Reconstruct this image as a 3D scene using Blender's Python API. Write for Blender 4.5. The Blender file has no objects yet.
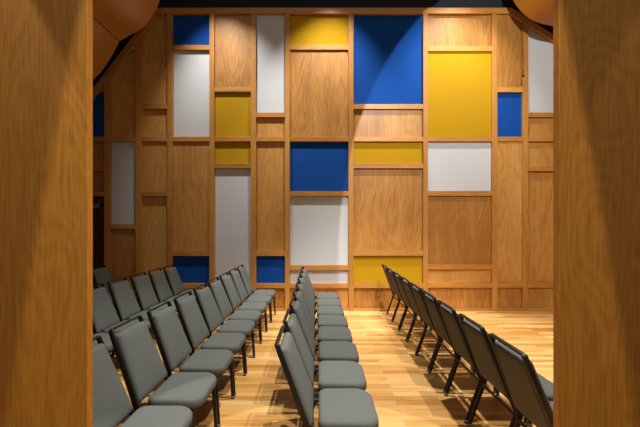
import bpy, bmesh, math, random
from mathutils import Vector, Matrix
random.seed(7)
R = math.radians
scene = bpy.context.scene
COL = scene.collection

# ------------------------------------------------------------------ camera
F = 360.0            # focal length in pixels of a 640 px wide frame
CH = 1.55            # eye height
VX, VY = 321.0, 226.0
cam_d = bpy.data.cameras.new('camera')
cam_d.sensor_width = 36.0
cam_d.lens = 36.0 * F / 640.0
cam_d.shift_x = (320.0 - VX) / 640.0
cam_d.shift_y = (VY - 213.5) / 640.0
cam_d.clip_start = 0.05
cam = bpy.data.objects.new('camera', cam_d)
cam.location = (0, 0, CH)
cam.rotation_euler = (R(90), 0, 0)
COL.objects.link(cam)
scene.camera = cam

# ------------------------------------------------------------------ world, exposure
scene.view_settings.view_transform = 'Standard'
scene.view_settings.look = 'None'
scene.view_settings.exposure = 0.0
scene.view_settings.gamma = 1.0
scene.view_settings.use_curve_mapping = False
world = bpy.data.worlds.new('world')
scene.world = world
world.use_nodes = True
bg = world.node_tree.nodes['Background']
bg.inputs[0].default_value = (1.0, 0.93, 0.84, 1)
bg.inputs[1].default_value = 0.12

# ------------------------------------------------------------------ lamps of the room and added fill lights
def spot(name, loc, aim, power, angle, blend, radius=0.05, color=(1.0, 0.975, 0.94)):
    d = bpy.data.lights.new(name, 'SPOT')
    d.energy = power; d.spot_size = R(angle); d.spot_blend = blend
    d.shadow_soft_size = radius; d.color = color
    o = bpy.data.objects.new(name, d)
    o.location = loc
    o.rotation_euler = (Vector(aim) - Vector(loc)).to_track_quat('-Z', 'Y').to_euler()
    COL.objects.link(o)
    return o

def area(name, loc, aim, power, sx, sy, color=(1.0, 0.975, 0.94)):
    d = bpy.data.lights.new(name, 'AREA')
    d.shape = 'RECTANGLE'; d.size = sx; d.size_y = sy
    d.energy = power; d.color = color
    o = bpy.data.objects.new(name, d)
    o.location = loc
    o.rotation_euler = (Vector(aim) - Vector(loc)).to_track_quat('-Z', 'Y').to_euler()
    COL.objects.link(o)
    return o

def along(loc, d, t=4.0): return tuple(l + t * v for l, v in zip(loc, d))
spot('stage_spot_right', (1.5, 1.5, 5.5), along((1.5, 1.5, 5.5), (.5446, .6847, -.4844)), 820, 86.9, 0.02, 0.03)
spot('stage_spot_left', (-2.0, 5.5, 6.4), (-1.5, 6.56, 2.2), 580, 66, 0.9, 0.03)
spot('stage_spot_middle', (0.2, 5.5, 6.5), (0.1, 6.56, 2.2), 760, 66, 0.9, 0.03)
spot('added_spot_low', (2.5, 5.5, 6.5), (2.4, 6.56, 2.2), 720, 72, 0.9, 0.03)  # added spot that lifts the lower right wall with steep rail shadows
spot('house_spot_centre', (0.9, 3.6, 6.8), (0.6, 4.0, 0), 1500, 60, 0.5, 0.06)
spot('house_spot_aisle', (1.9, 2.4, 6.8), (1.0, 3.2, 0), 950, 66, 0.4, 0.06)
area('house_fill', (0.5, 3.6, 6.85), (0.5, 3.6, 0), 24, 5.0, 4.0)  # unseen soft fill added under the ceiling, no real fixture
# downlights and an added fill on the entrance side, in front of the doorway panels
spot('entrance_spot_left', (-1.3, 0.6, 3.4), along((-1.3, 0.6, 3.4), (-.3, .094, -.9)), 40, 81.2, 0.05, 0.012)
spot('entrance_spot_right', (1.38, 0.6, 3.4), along((1.38, 0.6, 3.4), (.3, .094, -.9)), 13, 79, 0.05, 0.012)
spot('entrance_spot_middle', (0.0, 0.3, 5.6), along((0.0, 0.3, 5.6), (0, .25, -.968)), 800, 25.7, 0.04, 0.02)
area('entrance_fill', (0, -0.6, 3.2), (0, 0.9, 1.3), 10, 2.5, 1.2)  # added soft fill to brighten the doorway panels, no real fixture

# ------------------------------------------------------------------ material helpers
def lin(c):
    c = c / 255.0
    return c / 12.92 if c <= 0.04045 else ((c + 0.055) / 1.055) ** 2.4
def rgb(r, g, b):
    return (lin(r), lin(g), lin(b), 1.0)

class NT:
    def __init__(self, name):
        self.m = bpy.data.materials.new(name)
        self.m.use_nodes = True
        self.t = self.m.node_tree
        self.b = self.t.nodes['Principled BSDF']
    def n(self, kind, **kw):
        nd = self.t.nodes.new(kind)
        for k, v in kw.items():
            if k in nd.inputs.keys() if isinstance(k, str) else False:
                nd.inputs[k].default_value = v
            else:
                setattr(nd, k, v)
        return nd
    def l(self, a, b):
        self.t.links.new(a, b)

def ramp(nt, fac, stops):
    r = nt.n('ShaderNodeValToRGB')
    els = r.color_ramp.elements
    while len(els) < len(stops):
        els.new(0.5)
    for e, (p, c) in zip(els, stops):
        e.position = p; e.color = c
    nt.l(fac, r.inputs[0])
    return r.outputs[0]

def math_node(nt, op, a, b=None):
    m = nt.n('ShaderNodeMath', operation=op)
    for i, v in enumerate((a, b)):
        if v is None: continue
        if isinstance(v, (int, float)): m.inputs[i].default_value = v
        else: nt.l(v, m.inputs[i])
    return m.outputs[0]

def wood(name, dark, mid, light, grain_scale=1.0, cathedral=0.5, rough=0.42, var=0.25, axis='Z', bigs=3.2, freq=95.0, stretch=0.16, blotch=0.5):
    """Veneer: fine pores stretched along the grain and broad cathedral figure."""
    nt = NT(name)
    tc = nt.n('ShaderNodeTexCoord')
    oi = nt.n('ShaderNodeObjectInfo')
    add = nt.n('ShaderNodeVectorMath', operation='ADD')
    sc = nt.n('ShaderNodeVectorMath', operation='SCALE')
    cx = nt.n('ShaderNodeCombineXYZ')
    nt.l(oi.outputs['Random'], cx.inputs[0]); nt.l(oi.outputs['Random'], cx.inputs[2]); nt.l(oi.outputs['Random'], cx.inputs[1])
    nt.l(cx.outputs[0], sc.inputs[0]); sc.inputs['Scale'].default_value = 37.0
    nt.l(tc.outputs['Object'], add.inputs[0]); nt.l(sc.outputs[0], add.inputs[1])
    st = {'Z': (1, 1, 0.05), 'X': (0.05, 1, 1)}[axis]
    st2 = {'Z': (1, 1, stretch), 'X': (stretch, 1, 1)}[axis]
    mp = nt.n('ShaderNodeMapping'); mp.inputs['Scale'].default_value = st
    nt.l(add.outputs[0], mp.inputs[0])
    fine = nt.n('ShaderNodeTexNoise'); fine.inputs['Scale'].default_value = 90 * grain_scale
    fine.inputs['Detail'].default_value = 4; fine.inputs['Roughness'].default_value = 0.65
    nt.l(mp.outputs[0], fine.inputs['Vector'])
    mp2 = nt.n('ShaderNodeMapping'); mp2.inputs['Scale'].default_value = st2
    nt.l(add.outputs[0], mp2.inputs[0])
    big = nt.n('ShaderNodeTexNoise'); big.inputs['Scale'].default_value = bigs * grain_scale
    big.inputs['Detail'].default_value = 1.5; big.inputs['Roughness'].default_value = 0.45
    nt.l(mp2.outputs[0], big.inputs['Vector'])
    rings = math_node(nt, 'SINE', math_node(nt, 'MULTIPLY', big.outputs[0], freq))
    rings = math_node(nt, 'ADD', math_node(nt, 'MULTIPLY', rings, 0.5), 0.5)
    f = math_node(nt, 'ADD', math_node(nt, 'MULTIPLY', fine.outputs[0], 1.0 - cathedral * 0.6),
                  math_node(nt, 'MULTIPLY', rings, cathedral * 0.45))
    f = math_node(nt, 'ADD', f, math_node(nt, 'MULTIPLY', math_node(nt, 'SUBTRACT', big.outputs[0], 0.5), blotch))
    f = math_node(nt, 'ADD', f, math_node(nt, 'MULTIPLY', math_node(nt, 'SUBTRACT', oi.outputs['Random'], 0.5), var))
    c = ramp(nt, f, [(0.25, dark), (0.5, mid), (0.78, light)])
    nt.l(c, nt.b.inputs['Base Color'])
    nt.b.inputs['Roughness'].default_value = rough
    bump = nt.n('ShaderNodeBump'); bump.inputs['Strength'].default_value = 0.05
    nt.l(fine.outputs[0], bump.inputs['Height']); nt.l(bump.outputs[0], nt.b.inputs['Normal'])
    return nt.m

def fabric(name, base, scale=420.0, contrast=0.18, rough=0.9, bump=0.15):
    nt = NT(name)
    tc = nt.n('ShaderNodeTexCoord')
    no = nt.n('ShaderNodeTexNoise'); no.inputs['Scale'].default_value = scale; no.inputs['Detail'].default_value = 2
    nt.l(tc.outputs['Object'], no.inputs['Vector'])
    lo = tuple(v * (1 - contrast) for v in base[:3]) + (1,)
    hi = tuple(min(1, v * (1 + contrast)) for v in base[:3]) + (1,)
    c = ramp(nt, no.outputs[0], [(0.35, lo), (0.65, hi)])
    nt.l(c, nt.b.inputs['Base Color'])
    nt.b.inputs['Roughness'].default_value = rough
    nt.b.inputs['Specular IOR Level'].default_value = 0.2
    b = nt.n('ShaderNodeBump'); b.inputs['Strength'].default_value = bump; b.inputs['Distance'].default_value = 0.002
    nt.l(no.outputs[0], b.inputs['Height']); nt.l(b.outputs[0], nt.b.inputs['Normal'])
    return nt.m

def plain(name, base, rough=0.5, metal=0.0, noise=0.06, spec=0.5):
    nt = NT(name)
    tc = nt.n('ShaderNodeTexCoord')
    no = nt.n('ShaderNodeTexNoise'); no.inputs['Scale'].default_value = 14; no.inputs['Detail'].default_value = 3
    nt.l(tc.outputs['Object'], no.inputs['Vector'])
    lo = tuple(v * (1 - noise) for v in base[:3]) + (1,)
    hi = tuple(min(1, v * (1 + noise)) for v in base[:3]) + (1,)
    nt.l(ramp(nt, no.outputs[0], [(0.3, lo), (0.7, hi)]), nt.b.inputs['Base Color'])
    nt.b.inputs['Roughness'].default_value = rough
    nt.b.inputs['Metallic'].default_value = metal
    nt.b.inputs['Specular IOR Level'].default_value = spec
    return nt.m

def floor_mat():
    nt = NT('strip_floor')
    tc = nt.n('ShaderNodeTexCoord')
    br = nt.n('ShaderNodeTexBrick')
    br.offset = 0.37; br.offset_frequency = 2; br.squash = 1.0
    br.inputs['Color1'].default_value = (0, 0, 0, 1); br.inputs['Color2'].default_value = (1, 1, 1, 1)
    br.inputs['Mortar'].default_value = (0.5, 0.5, 0.5, 1)
    br.inputs['Scale'].default_value = 1.0
    br.inputs['Mortar Size'].default_value = 0.0012
    br.inputs['Brick Width'].default_value = 1.05
    br.inputs['Row Height'].default_value = 0.082
    nt.l(tc.outputs['Object'], br.inputs['Vector'])
    mp = nt.n('ShaderNodeMapping'); mp.inputs['Scale'].default_value = (0.06, 1, 1)
    nt.l(tc.outputs['Object'], mp.inputs[0])
    no = nt.n('ShaderNodeTexNoise'); no.inputs['Scale'].default_value = 45; no.inputs['Detail'].default_value = 4
    nt.l(mp.outputs[0], no.inputs['Vector'])
    mp2 = nt.n('ShaderNodeMapping'); mp2.inputs['Scale'].default_value = (0.25, 1, 1)
    nt.l(tc.outputs['Object'], mp2.inputs[0])
    n2 = nt.n('ShaderNodeTexNoise'); n2.inputs['Scale'].default_value = 7; n2.inputs['Detail'].default_value = 2
    nt.l(mp2.outputs[0], n2.inputs['Vector'])
    f = math_node(nt, 'ADD', math_node(nt, 'MULTIPLY', br.outputs['Color'], 0.42), math_node(nt, 'MULTIPLY', no.outputs[0], 0.40))
    f = math_node(nt, 'ADD', f, math_node(nt, 'MULTIPLY', n2.outputs[0], 0.30))
    c = ramp(nt, f, [(0.28, rgb(160, 108, 48)), (0.5, rgb(200, 148, 80)), (0.72, rgb(220, 174, 108)), (0.9, rgb(228, 188, 126))])
    mx = nt.n('ShaderNodeMix', data_type='RGBA')
    nt.l(br.outputs['Fac'], mx.inputs[0]); nt.l(c, mx.inputs[6]); mx.inputs[7].default_value = rgb(120, 75, 35)
    nt.l(mx.outputs[2], nt.b.inputs['Base Color'])
    nt.b.inputs['Roughness'].default_value = 0.38
    nt.b.inputs['Specular IOR Level'].default_value = 0.35
    return nt.m

M = {}
M['veneer'] = wood('oak_veneer', rgb(156, 104, 44), rgb(184, 130, 60), rgb(206, 154, 82), 1.0, 0.3, 0.42, 0.5)
M['frame_wood'] = wood('oak_frame', rgb(160, 104, 42), rgb(188, 130, 58), rgb(204, 150, 76), 1.2, 0.1, 0.4, 0.15)
M['rail_wood'] = wood('oak_rail', rgb(160, 104, 42), rgb(188, 130, 58), rgb(204, 150, 76), 1.2, 0.1, 0.4, 0.15, axis='X')
M['jamb_wood'] = wood('figured_veneer', rgb(160, 98, 22), rgb(186, 122, 34), rgb(200, 140, 50), 1.6, 0.24, 0.45, 0.0, bigs=2.2, freq=170.0, stretch=0.34, blotch=0.15)
M['cloud_wood'] = wood('canopy_veneer', rgb(156, 104, 38), rgb(178, 122, 46), rgb(192, 136, 58), 0.7, 0.15, 0.4, 0.05)
M['dark_door'] = wood('dark_door_wood', rgb(48, 24, 10), rgb(66, 34, 14), rgb(84, 46, 20), 1.0, 0.2)
M['blue'] = fabric('blue_fabric', rgb(10, 70, 150), 300, 0.08)
M['yellow'] = fabric('yellow_fabric', rgb(182, 140, 10), 160, 0.10)
M['white'] = fabric('white_fabric', rgb(200, 202, 203), 300, 0.03)
M['grey'] = fabric('grey_upholstery', rgb(92, 95, 90), 330, 0.25)
M['grey_back'] = fabric('grey_upholstery_rear', rgb(92, 88, 80), 330, 0.18)  # toned slightly browner and darker than the front upholstery
M['black_metal'] = plain('black_metal', rgb(22, 21, 20), 0.5, 0.0, spec=0.35)
M['glide'] = plain('grey_plastic', rgb(96, 96, 98), 0.5)
M['black'] = plain('black_rubber', rgb(14, 14, 14), 0.6)
M['steel'] = plain('brushed_steel', rgb(150, 146, 138), 0.35, 0.8)
M['dark_paint'] = plain('dark_ceiling_paint', rgb(40, 44, 50), 0.8, 0, 0.08, 0.2)
M['shell'] = plain('warm_wall_paint', rgb(150, 120, 86), 0.8, 0, 0.05, 0.2)
M['floor'] = floor_mat()

# ------------------------------------------------------------------ mesh helpers
def link(name, bm, mat, parent=None, loc=None, smooth=False):
    me = bpy.data.meshes.new(name)
    bmesh.ops.recalc_face_normals(bm, faces=bm.faces[:])
    bm.to_mesh(me); bm.free()
    mats = mat if isinstance(mat, (list, tuple)) else [mat]
    for m in mats: me.materials.append(m)
    if smooth:
        for p in me.polygons: p.use_smooth = True
    o = bpy.data.objects.new(name, me)
    COL.objects.link(o)
    if loc is not None: o.location = loc
    if parent is not None: o.parent = parent
    return o

def tag(o, label=None, cat=None, group=None, kind=None):
    if label: o['label'] = label
    if cat: o['category'] = cat
    if group: o['group'] = group
    if kind: o['kind'] = kind
    return o

def add_box(bm, x0, x1, y0, y1, z0, z1, bevel=0.0, seg=2):
    vs = [bm.verts.new((x, y, z)) for x in (x0, x1) for y in (y0, y1) for z in (z0, z1)]
    q = [(0, 1, 3, 2), (4, 6, 7, 5), (0, 4, 5, 1), (2, 3, 7, 6), (0, 2, 6, 4), (1, 5, 7, 3)]
    fs = [bm.faces.new([vs[i] for i in f]) for f in q]
    if bevel > 0:
        es = list({e for f in fs for e in f.edges})
        bmesh.ops.bevel(bm, geom=es, offset=bevel, segments=seg, affect='EDGES', profile=0.5)

def add_prism(bm, pts, y0, y1, bevel=0.0):
    """polygon in XZ extruded from y0 to y1"""
    a = [bm.verts.new((x, y0, z)) for x, z in pts]
    b = [bm.verts.new((x, y1, z)) for x, z in pts]
    n = len(pts)
    fs = [bm.faces.new(a), bm.faces.new(b[::-1])]
    for i in range(n):
        fs.append(bm.faces.new([a[i], b[i], b[(i + 1) % n], a[(i + 1) % n]]))
    if bevel > 0:
        es = list(fs[0].edges)
        bmesh.ops.bevel(bm, geom=es, offset=bevel, segments=2, affect='EDGES', profile=0.5)

def sweep(bm, pts, w, d, up=(0, 1, 0), rad=0.25, n=3):
    """rounded rectangular tube along a polyline; w is measured along `up`, d across it"""
    pts = [Vector(p) for p in pts]
    prof = []
    r = min(w, d) * rad
    for cxs, cys, a0 in ((1, 1, 0), (-1, 1, 90), (-1, -1, 180), (1, -1, 270)):
        for k in range(n):
            a = R(a0 + 90.0 * k / (n - 1))
            prof.append((cxs * (w / 2 - r) + r * math.cos(a), cys * (d / 2 - r) + r * math.sin(a)))
    rings = []
    up = Vector(up)
    for i, p in enumerate(pts):
        t0 = (pts[i] - pts[i - 1]).normalized() if i > 0 else None
        t1 = (pts[i + 1] - pts[i]).normalized() if i < len(pts) - 1 else None
        t = (t0 + t1).normalized() if t0 and t1 else (t0 or t1)
        k = 1.0 / max(0.5, t.dot(t1)) if t0 and t1 else 1.0
        u = (up - t * up.dot(t)).normalized()
        v = t.cross(u)
        rings.append([bm.verts.new(p + u * a + v * b * k) for a, b in prof])
    m = len(prof)
    for i in range(len(rings) - 1):
        for j in range(m):
            bm.faces.new([rings[i][j], rings[i][(j + 1) % m], rings[i + 1][(j + 1) % m], rings[i + 1][j]])
    bm.faces.new(rings[0][::-1]); bm.faces.new(rings[-1])

def add_lathe(bm, prof, seg=16, c=(0, 0, 0)):
    rings = []
    for r, z in prof:
        rings.append([bm.verts.new((c[0] + r * math.cos(2 * math.pi * k / seg), c[1] + r * math.sin(2 * math.pi * k / seg), c[2] + z)) for k in range(seg)])
    for i in range(len(rings) - 1):
        for k in range(seg):
            bm.faces.new([rings[i][k], rings[i][(k + 1) % seg], rings[i + 1][(k + 1) % seg], rings[i + 1][k]])
    bm.faces.new(rings[0][::-1]); bm.faces.new(rings[-1])

# ------------------------------------------------------------------ the room
WY = 6.56                       # front plane of the timber grid on the back wall
K = WY / F
def wx(px): return (px - VX) * K
def wz(py): return CH + (VY - py) * K
CEIL = 7.0
XL, XR = -6.0, 6.0
DY = 1.20                       # the doorway panels
def struct(o): return tag(o, kind='structure')

bm = bmesh.new(); add_box(bm, XL - .2, XR + .2, -1.8, WY + .4, -0.12, 0.0); struct(link('floor', bm, M['floor']))
bm = bmesh.new(); add_box(bm, XL - .2, XR + .2, DY - .6, WY + .4, CEIL, CEIL + .12); struct(link('ceiling', bm, M['dark_paint']))
bm = bmesh.new(); add_box(bm, XL - .15, XL, DY, WY + .15, 0, CEIL); struct(link('wall_left', bm, M['shell']))
bm = bmesh.new(); add_box(bm, XR, XR + .15, DY, WY + .15, 0, CEIL); struct(link('wall_right', bm, M['shell']))

# back wall: plastered backing with the timber grid, its stiles, rails and veneer panels as parts
back_bm = bmesh.new(); add_box(back_bm, XL, XR, WY + .15, WY + .33, 0, CEIL)
wall = struct(link('wall_back', back_bm, M['dark_paint']))

SL, SR = 155.0, 511.0
def top_y(px):                  # photo row of the outer edge of the top trim
    if px < SL: return 8 + (SL - px) * 1.30
    if px > SR: return 8 + (px - SR) * 0.64
    return 8.0
def inner_top(px): return top_y(px) + (9.2 if px < SL else 6.4 if px > SR else 5.8)

STILES = [(40, 46), (70, 76), (104, 110), (135.3, 141.3), (167, 172.2), (209.3, 214.3), (250.7, 256), (284.8, 289.7),
          (348.5, 353.7), (423.2, 428), (492.3, 497.5), (522.9, 528.4), (562, 567.4), (604, 609)]
def stile(x0, x1):
    bm = bmesh.new()
    t0, t1 = top_y(x0) + 1, top_y(x1) + 1
    add_prism(bm, [(wx(x0), 0), (wx(x1), 0), (wx(x1), wz(t1)), (wx(x0), wz(t0))], WY, WY + .15, 0.003)
    link('stile', bm, M['frame_wood'], wall)
for s in STILES: stile(*s)
def rail(x0, x1, y0, y1, dy=0.004):
    bm = bmesh.new()
    add_prism(bm, [(wx(x0), wz(y1)), (wx(x1), wz(y1)), (wx(x1), wz(y0)), (wx(x0), wz(y0))], WY + dy, WY + .15, 0.002)
    link('rail', bm, M['rail_wood'], wall)
# top trim follows the raked ceiling line
for xs in ((46, SL), (SL, SR), (SR, 609)):
    a, b = ((x, top_y(x), inner_top(sum(xs) / 2 + (x - sum(xs) / 2) * .999)) for x in xs)
    bm = bmesh.new()
    add_prism(bm, [(wx(a[0]), wz(a[2])), (wx(b[0]), wz(b[2])), (wx(b[0]), wz(b[1])), (wx(a[0]), wz(a[1]))], WY - .012, WY + .15, 0.003)
    link('top_trim', bm, M['rail_wood'], wall)

W_, B_, Y_, H_ = 'wood', 'blue', 'yellow', 'white'
T = None                        # cell reaches the top trim
MID = [(136.6, 141.3)]
CELLS = {   # column: list of (top, bottom, kind, recess)
    (46, 70): [(T, 282.4, W_, .05), (287.7, 308.8, W_, .042)],
    (76, 104): [(91.5, 136.6, B_, .05), (141.3, 166.5, W_, .05), (171, 191.5, W_, .05), (196.2, 308.8, 'door', .045)],
    (110, 135.3): [(T, 136.6, W_, .05), (141.3, 224.4, H_, .045), (228.8, 282.4, W_, .03), (287.7, 308.8, W_, .042)],
    (141.3, 167): [(T, 104, W_, .05), (108.6, 136.6, W_, .05), (141.3, 191.5, W_, .03), (196.2, 282.4, W_, .05), (287.7, 308.8, W_, .042)],
    (172.2, 209.3): [(T, 44.7, B_, .042), (49.5, 136.6, H_, .05), (141.3, 251, W_, .03), (256, 283.5, B_, .045), (288.2, 308.8, W_, .042)],
    (214.3, 250.7): [(T, 87.4, W_, .03), (91.5, 136.6, Y_, .045), (141.3, 163.5, Y_, .045), (168.2, 282.4, H_, .045), (287.7, 308.8, W_, .042)],
    (256, 284.8): [(T, 112.4, H_, .03), (117, 136.6, W_, .045), (141.3, 251, W_, .042), (256, 283.5, B_, .045), (288.2, 308.8, W_, .042)],
    (289.7, 348.5): [(T, 44.7, Y_, .042), (49.5, 136.6, W_, .03), (141.3, 191.2, B_, .045), (196, 265.5, H_, .045), (270, 284, H_, .045), (288.2, 308.8, W_, .042)],
    (353.7, 423.2): [(T, 104, B_, .042), (108.8, 136.6, W_, .045), (141.3, 163.5, Y_, .045), (168.2, 250.6, W_, .042), (255.8, 283.2, Y_, .045), (288.2, 308.8, W_, .042)],
    (428, 492.3): [(T, 46, W_, .042), (51, 136.6, Y_, .03), (141.3, 191, H_, .045), (195.8, 264.5, W_, .03), (269.5, 282.6, W_, .042), (287.7, 308.8, W_, .042)],
    (497.5, 522.9): [(T, 87.2, W_, .03), (92, 136.6, B_, .045), (141.3, 282.4, W_, .02), (287.7, 308.8, W_, .042)],
    (528.4, 562): [(T, 112.4, H_, .05), (117, 136.6, W_, .045), (141.3, 166.5, W_, .045), (171, 282.4, W_, .05), (287.7, 308.8, W_, .042)],
    (567.4, 604): [(T, 136.6, W_, .05), (141.3, 282.4, W_, .05), (287.7, 308.8, W_, .042)],
}
PANEL_LABEL = {  # (column left, cell index): label
    (76, 0): ('blue_panel', 'dark blue wall panel at the far left, beside the doorway edge above the dark door'),
    (110, 1): ('white_panel', 'narrow shaded white panel farthest left on the back wall'),
    (172.2, 0): ('blue_panel', 'small blue panel right under the top trim at upper left'),
    (172.2, 1): ('white_panel', 'white panel directly under the small blue panel at upper left'),
    (172.2, 3): ('blue_panel', 'low blue panel on the left, partly behind chair backs'),
    (214.3, 1): ('yellow_panel', 'nearly square yellow panel on the left, below a plain wood panel'),
    (214.3, 2): ('yellow_panel', 'short yellow panel on the left, just above the tall white panel'),
    (214.3, 3): ('white_panel', 'tallest white panel, reaching down behind the chair backs at left'),
    (256, 0): ('white_panel', 'tall white panel hanging from the top trim beside the upper left yellow panel'),
    (256, 3): ('blue_panel', 'low blue panel just left of the small white strip near the floor'),
    (289.7, 0): ('yellow_panel', 'wide yellow panel right under the top trim, left of the largest blue panel'),
    (289.7, 2): ('blue_panel', 'blue panel in the middle of the wall, above a large white panel'),
    (289.7, 3): ('white_panel', 'large white panel in the middle, under the central blue panel'),
    (289.7, 4): ('white_panel', 'thin white strip panel low on the wall behind the centre row'),
    (353.7, 0): ('blue_panel', 'largest blue panel, crossed by a diagonal edge of spotlight'),
    (353.7, 2): ('yellow_panel', 'wide low yellow panel between two wood panels, mid height right of centre'),
    (353.7, 4): ('yellow_panel', 'wide yellow panel near the floor behind the right row of chairs'),
    (428, 1): ('yellow_panel', 'largest yellow panel, big and bright at upper right'),
    (428, 2): ('white_panel', 'wide white panel directly under the largest yellow panel'),
    (497.5, 1): ('blue_panel', 'narrow blue panel just right of the largest yellow panel'),
    (528.4, 0): ('white_panel', 'white panel with a slanted top at the far upper right'),
}
def panel_poly(x0, x1, y0, y1, e=-0.28):
    x0 -= e; x1 += e; y1 += e
    lim = -99.0 if y0 is None else y0 - e
    def yt(x): return max(lim, inner_top(x) - e + .1)
    xs = [x1] + [x1 + (x0 - x1) * k / 24.0 for k in range(1, 24)] + [x0]
    xs = sorted(set(xs + [k for k in (SL - .01, SR + .01) if x0 < k < x1]), reverse=True)
    top = [(x, yt(x)) for x in xs]
    keep = [top[0]]
    for k in range(1, len(top) - 1):      # drop points on straight runs
        (xa, ya), (xb, yb), (xc, yc) = keep[-1], top[k], top[k + 1]
        if abs((yb - ya) * (xc - xa) - (yc - ya) * (xb - xa)) > 1e-4: keep.append(top[k])
    keep.append(top[-1])
    return [(wx(x0), wz(y1)), (wx(x1), wz(y1))] + [(wx(x), wz(y)) for x, y in keep]
for (x0, x1), cells in CELLS.items():
    prev = None
    for i, (y0, y1, kind, rec) in enumerate(cells):
        if prev is not None: rail(x0, x1, prev, y0)
        prev = y1
        pts = panel_poly(x0, x1, y0, y1)
        if kind == 'door':
            continue
        if kind == W_:
            bm = bmesh.new(); add_prism(bm, pts, WY + rec, WY + .148)
            link('wood_panel', bm, M['veneer'], wall)
        else:
            name, lab = PANEL_LABEL[(x0, i)]
            cx = wx((x0 + x1) / 2); z0 = pts[0][1]
            bm = bmesh.new(); add_prism(bm, [(x - cx, z - z0) for x, z in pts], rec - .09, .058)
            o = link(name, bm, M[kind], None, (cx, WY + .09, z0))
            tag(o, lab, 'wall panel', kind + ' panels set in the wooden wall grid')
    rail(x0, x1, 308.8, 311.6)

rail(97, 104, 86.5, 91.5)
rail(127, 135.3, 45.5, 50.0)

# dark door at the far left of the back wall
x0, x1 = 76, 104
bm = bmesh.new(); add_box(bm, wx(x0), wx(x1), WY + .08, WY + .15, 0.01, wz(196.2))
door = struct(link('door_1', bm, M['dark_door']))
bm = bmesh.new(); add_box(bm, wx(90), wx(98), WY + .02, WY + .08, wz(208), wz(203.4), 0.008)
tag(link('door_closer', bm, M['steel'], door), 'grey metal door closer')
bm = bmesh.new(); sweep(bm, [(wx(97), WY + .03, wz(204)), (wx(101), WY + .05, wz(199))], .02, .012)
link('closer_arm', bm, M['steel'], door)

# plain upper skirting of the raked ceiling edges, hidden behind the canopies
# doorway panels the photograph was taken between
EDGE = 0.03
xl = -228 * DY / F; xr = 232 * DY / F
for nm, a, b in (('wall_near_left', -3.2, xl), ('wall_near_right', xr, 3.2)):
    bm = bmesh.new(); add_box(bm, a, b, DY - EDGE, DY, 0, 3.6, 0.002)
    struct(link(nm, bm, M['jamb_wood']))

# ------------------------------------------------------------------ curved timber canopies
CE = 6.15                        # far end of the canopies
KC = CE / F
def canopy(name, pts_px, y0, label, thick=0.05):
    pts = [((px - VX) * KC, CH + (VY - py) * KC) for px, py in pts_px]
    # smooth the profile (Catmull-Rom), then give it a thickness upwards
    P = [Vector((x, z)) for x, z in pts]
    out = []
    for i in range(len(P) - 1):
        p0 = P[i - 1] if i else P[i] * 2 - P[i + 1]
        p3 = P[i + 2] if i + 2 < len(P) else P[i + 1] * 2 - P[i]
        for k in range(6):
            t = k / 6.0
            out.append(0.5 * ((2 * P[i]) + (P[i + 1] - p0) * t + (2 * p0 - 5 * P[i] + 4 * P[i + 1] - p3) * t * t + (3 * P[i] - p0 - 3 * P[i + 1] + p3) * t ** 3))
    out.append(P[-1])
    cen = sum(out, Vector((0, 0))) / len(out)
    tow = Vector((0.0, 1.0)) if abs(cen.x) < 1 else Vector((math.copysign(0.7, cen.x), 0.7))
    inner = [p + tow * thick for p in out]
    ox = cen.x; oz = min(p.y for p in out)
    bm = bmesh.new()
    ra = []
    for yy in (y0, CE):
        ra.append([[bm.verts.new((p.x - ox, yy - CE, p.y - oz)) for p in lst] for lst in (out, inner)])
    n = len(out)
    for i in range(n - 1):
        for s in (0, 1):
            bm.faces.new([ra[0][s][i], ra[0][s][i + 1], ra[1][s][i + 1], ra[1][s][i]])
        for e in (0, 1):
            bm.faces.new([ra[e][0][i], ra[e][0][i + 1], ra[e][1][i + 1], ra[e][1][i]])
    for i in (0, n - 1):
        bm.faces.new([ra[0][0][i], ra[1][0][i], ra[1][1][i], ra[0][1][i]])
    o = link(name, bm, M['cloud_wood'], None, (ox, CE, oz), True)
    o.data.shade_smooth() if hasattr(o.data, 'shade_smooth') else None
    md = o.modifiers.new('edge', 'EDGE_SPLIT'); md.split_angle = R(40)
    tag(o, label, 'ceiling canopy', 'curved wooden ceiling canopies')
    return o
canopy('ceiling_canopy', [(166, -84), (164.5, -40), (162.5, -14), (159.5, 1), (155, 12), (148, 22.5), (139, 30.5), (128, 36.2), (119.5, 41.2)], 4.2,
       'big curved wooden ceiling canopy at upper left, the inner and higher one')
canopy('ceiling_canopy', [(119, 41.6), (114, 52), (107.5, 63), (101, 72), (94, 79), (84, 86), (70, 92), (50, 96)], 4.2,
       'curved wooden ceiling canopy tucked at the left doorway edge, below the bigger one')
canopy('ceiling_canopy', [(499, -84), (503, -40), (507, -16), (511.5, -3), (517, 6.5), (524, 14.5), (532, 20), (541, 23.5), (553, 26), (575, 30), (600, 33)], 4.2,
       'bulging wooden ceiling canopy in the upper right corner')

# ------------------------------------------------------------------ hanging microphone
mic = bpy.data.objects.new('hanging_microphone', None); COL.objects.link(mic)
MY = 6.35
mx_, mz_ = (523.2 - VX) * MY / F, CH + (VY - 77) * MY / F
mic.location = (mx_, MY, mz_)
tag(mic, 'small black microphone hanging on a thin cable in front of the upper right panels', 'microphone')
bm = bmesh.new(); add_lathe(bm, [(.004, 0), (.018, .004), (.021, .018), (.021, .035), (.013, .05), (.008, .13), (.004, .135)], 14)
link('capsule', bm, M['black'], mic, None, True)
bm = bmesh.new(); sweep(bm, [(0, 0, .13), (0, 0, CEIL - mz_)], .004, .004, (0, 1, 0))
link('cable', bm, M['black_metal'], mic)

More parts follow.
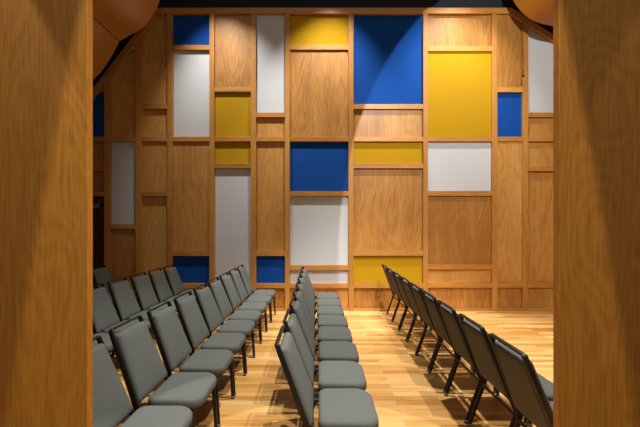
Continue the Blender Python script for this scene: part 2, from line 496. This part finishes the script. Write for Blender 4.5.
# ------------------------------------------------------------------ chairs
HW = 0.228        # half width to the middle of the side tubes
TOPZ, SEATZ = 0.890, 0.455
HT = 0.184        # the back is narrower at its top
def wid(z): return HT + (HW - HT) * (TOPZ - z) / (TOPZ - 0.38)
JX, JZ = 0.203, 0.352      # where upright, rear leg and seat rail meet
def back_x(z): return JX * (TOPZ - z) / (TOPZ - JZ)

def outline(xa, xb, hw, r_front, r_rear, n=7, taper=0.0):
    pts = []
    for cx, cy, r, a0 in ((xb, hw, r_front, 0), (xa, hw - taper, r_rear, 90), (xa, -hw + taper, r_rear, 180), (xb, -hw, r_front, 270)):
        sx = 1 if cx == xb else -1
        sy = 1 if cy > 0 else -1
        ccx, ccy = cx - sx * r, cy - sy * r
        for k in range(n):
            a = R(a0 + 90.0 * k / (n - 1))
            pts.append((ccx + r * math.cos(a), ccy + r * math.sin(a)))
    return pts

def pad(bm, rings, close=True):
    rv = [[bm.verts.new(p) for p in ring] for ring in rings]
    m = len(rings[0])
    for i in range(len(rv) - 1):
        for j in range(m):
            bm.faces.new([rv[i][j], rv[i][(j + 1) % m], rv[i + 1][(j + 1) % m], rv[i + 1][j]])
    bm.faces.new(rv[0][::-1]); bm.faces.new(rv[-1])

def make_chair():
    root = bpy.data.objects.new('banquet_chair', None); COL.objects.link(root)
    # seat cushion with rounded waterfall front
    xa, xb = 0.238, 0.588
    o0 = outline(xa, xb, 0.226, 0.10, 0.05, taper=0.006)
    cxm = (xa + xb) / 2
    def ring(inset, z, crown=0.0):
        res = []
        for x, y in o0:
            sx = 1 - inset / ((xb - xa) / 2); sy = 1 - inset / 0.226
            px, py = cxm + (x - cxm) * sx, y * sy
            zz = z - 0.014 * max(0, (px - 0.40) / 0.22) ** 2
            res.append((px, py, zz))
        return res
    bm = bmesh.new()
    pad(bm, [ring(.016, .386), ring(.004, .390), ring(0, .402), ring(0, .432), ring(.004, .444), ring(.012, .4515), ring(.028, .456), ring(.06, .459), ring(.10, .461), ring(.14, .462)])
    seat = link('seat', bm, M['grey'], root, None, True)
    bm = bmesh.new()
    pad(bm, [[(x, y, z) for x, y, _ in ring(ins, 0)] for ins, z in ((.03, .366), (.012, .370), (.010, .392))])
    tag(link('seat_pan', bm, M['black_metal'], seat), 'black seat underside')
    # backrest cushion between the uprights, with grip gap under the top bar
    zt, zb = 0.843, 0.412
    ux = Vector((back_x(1.0) - back_x(0.0), 0, 1.0)).normalized()      # up along the back
    nx = Vector((ux.z, 0, -ux.x))                                       # forward normal
    base = Vector((back_x(zb), 0, zb))
    Lh = (zt - zb) / ux.z
    def brec(inset, off, top_extra=0.0, r=0.02, hw=0.216, crown=0):
        pts = []
        h0, h1 = inset, Lh - inset
        rr = max(0.004, r - inset * 0.3)
        wt = wid(zt) - 0.012 - inset; wb = wid(zb) - 0.012 - inset
        for cy, ch, a0 in ((wt - rr, h1 - rr, 0), (-wt + rr, h1 - rr, 90), (-wb + rr, h0 + rr, 180), (wb - rr, h0 + rr, 270)):
            for k in range(5):
                a = R(a0 + 90.0 * k / 4)
                y, h = cy + rr * math.cos(a), ch + rr * math.sin(a)
                p = base + ux * h + nx * off
                pts.append((p.x, y, p.z))
        return pts
    bm = bmesh.new()
    pad(bm, [brec(.004, -.012), brec(0, -.004), brec(0, .014), brec(.006, .027), brec(.018, .035), brec(.05, .039), brec(.12, .042)])
    back = link('backrest', bm, M['grey'], root, None, True)
    bm = bmesh.new()
    pad(bm, [brec(.016, -.0115), brec(.016, -.016), brec(.020, -.018), brec(.06, -.019)])
    tag(link('rear_panel', bm, M['grey_back'], back, None, True), 'rear of the back in slightly browner grey')
    # back frame: two uprights and the top bar in one bent tube
    bm = bmesh.new()
    pts = []
    rc = 0.014
    pl = Vector((back_x(JZ - .02), -HW, JZ - .02)); tl = Vector((back_x(TOPZ), -HT, TOPZ - .010))
    ud = (tl - pl).normalized()
    pts = [pl, tl - ud * rc]
    for k in range(1, 4):
        a = R(90.0 * k / 4)
        pts.append(tl - ud * rc * (1 - math.sin(a)) + Vector((0, rc * (1 - math.cos(a)), 0)))
    pts.append(tl + Vector((0, rc, 0)))
    pts += [Vector((p.x, -p.y, p.z)) for p in reversed(pts)]
    rings = []
    # flat oval section: .022 across the chair, .036 fore and aft
    prof = []
    for k in range(12):
        a = 2 * math.pi * k / 12
        prof.append((math.copysign(abs(math.cos(a)) ** .6, math.cos(a)) * .010, math.copysign(abs(math.sin(a)) ** .6, math.sin(a)) * .0135))
    for i, p in enumerate(pts):
        t = (pts[min(i + 1, len(pts) - 1)] - pts[max(i - 1, 0)]).normalized()
        v = nx
        u = t.cross(v).normalized()
        bar = 1.0 if abs(p.y) < HT - .006 and p.z > TOPZ - .03 else 0.0
        ka, kb = 1 - .2 * bar, 1.15 - .3 * bar
        rings.append([bm.verts.new(p + u * a * ka + v * b * kb) for a, b in prof])
    for i in range(len(rings) - 1):
        for j in range(12):
            bm.faces.new([rings[i][j], rings[i][(j + 1) % 12], rings[i + 1][(j + 1) % 12], rings[i + 1][j]])
    bm.faces.new(rings[0][::-1]); bm.faces.new(rings[-1])
    link('back_frame', bm, M['black_metal'], root, None, True)
    # legs
    for s in (-1, 1):
        for kind in ('front', 'rear'):
            bm = bmesh.new()
            if kind == 'front':
                pp = [(.530, s * HW, .378), (.540, s * HW, .335), (.560, s * HW, .012)]
            else:
                pp = [(JX + .012, s * HW, JZ + .03), (JX - .004, s * HW, JZ - .03), (.088, s * HW, .012)]
            sweep(bm, pp, .021, .027)
            leg = link('leg', bm, M['black_metal'], root)
            bm = bmesh.new()
            fx = pp[-1][0]
            add_lathe(bm, [(.014, 0), (.0165, .003), (.0165, .022), (.013, .026)], 12, (fx, s * HW, 0))
            tag(link('foot_glide', bm, M['glide'], leg, None, True), 'grey plastic foot glide')
        bm = bmesh.new()
        sweep(bm, [(JX + .002, s * (HW - .022), .372), (.530, s * (HW - .022), .372)], .022, .024)
        link('seat_rail', bm, M['black_metal'], root)
    bm = bmesh.new(); sweep(bm, [(JX - .01, -HW, .325), (JX - .01, HW, .325)], .016, .016, (0, 0, 1)); link('stretcher', bm, M['black_metal'], root)
    bm = bmesh.new(); sweep(bm, [(.530, -HW, .362), (.530, HW, .362)], .018, .018, (0, 0, 1)); link('stretcher', bm, M['black_metal'], root)
    return root

proto = make_chair()
used = [False]
def copy_tree(o, parent=None):
    c = o.copy(); COL.objects.link(c)
    c.parent = parent
    for ch in list(o.children): copy_tree(ch, c)
    return c
def place(x, y, rz, label, group):
    if used[0]: r = copy_tree(proto)
    else: r = proto; used[0] = True
    r.location = (x, y, 0); r.rotation_euler = (0, 0, rz)
    tag(r, label, 'chair', group)
    return r
ORD = ['', 'second ', 'third ', 'fourth ', 'fifth ', 'sixth ', 'seventh ', 'eighth ', 'ninth ', 'tenth ']
ROWS = [  # x of the back, x drift per chair, y of the last chair, pitch, count, row words
    (-3.69, 0.0, 5.95, 0.505, 2, 'leftmost row behind the doorway edge'),
    (-2.55, 0.0, 6.02, 0.505, 7, 'second row from the left'),
    (-1.355, 0.001, 6.02, 0.503, 9, 'row left of centre'),
    (-0.304, 0.008, 5.76, 0.505, 8, 'centre row'),
    (1.067, -0.002, 6.09, 0.505, 9, 'right row'),
]
for (x, dx, y, pitch, n, words) in ROWS:
    for k in range(n):
        end = ('nearest the back wall' if k == 0 else ORD[k] + 'from the back wall')
        rz = R(random.uniform(-0.4, 0.4))
        place(x + dx * k + random.uniform(-.006, .006), y - pitch * k, rz,
              'grey padded chair, %s in the %s' % (end, words),
              'grey chairs in the ' + words)
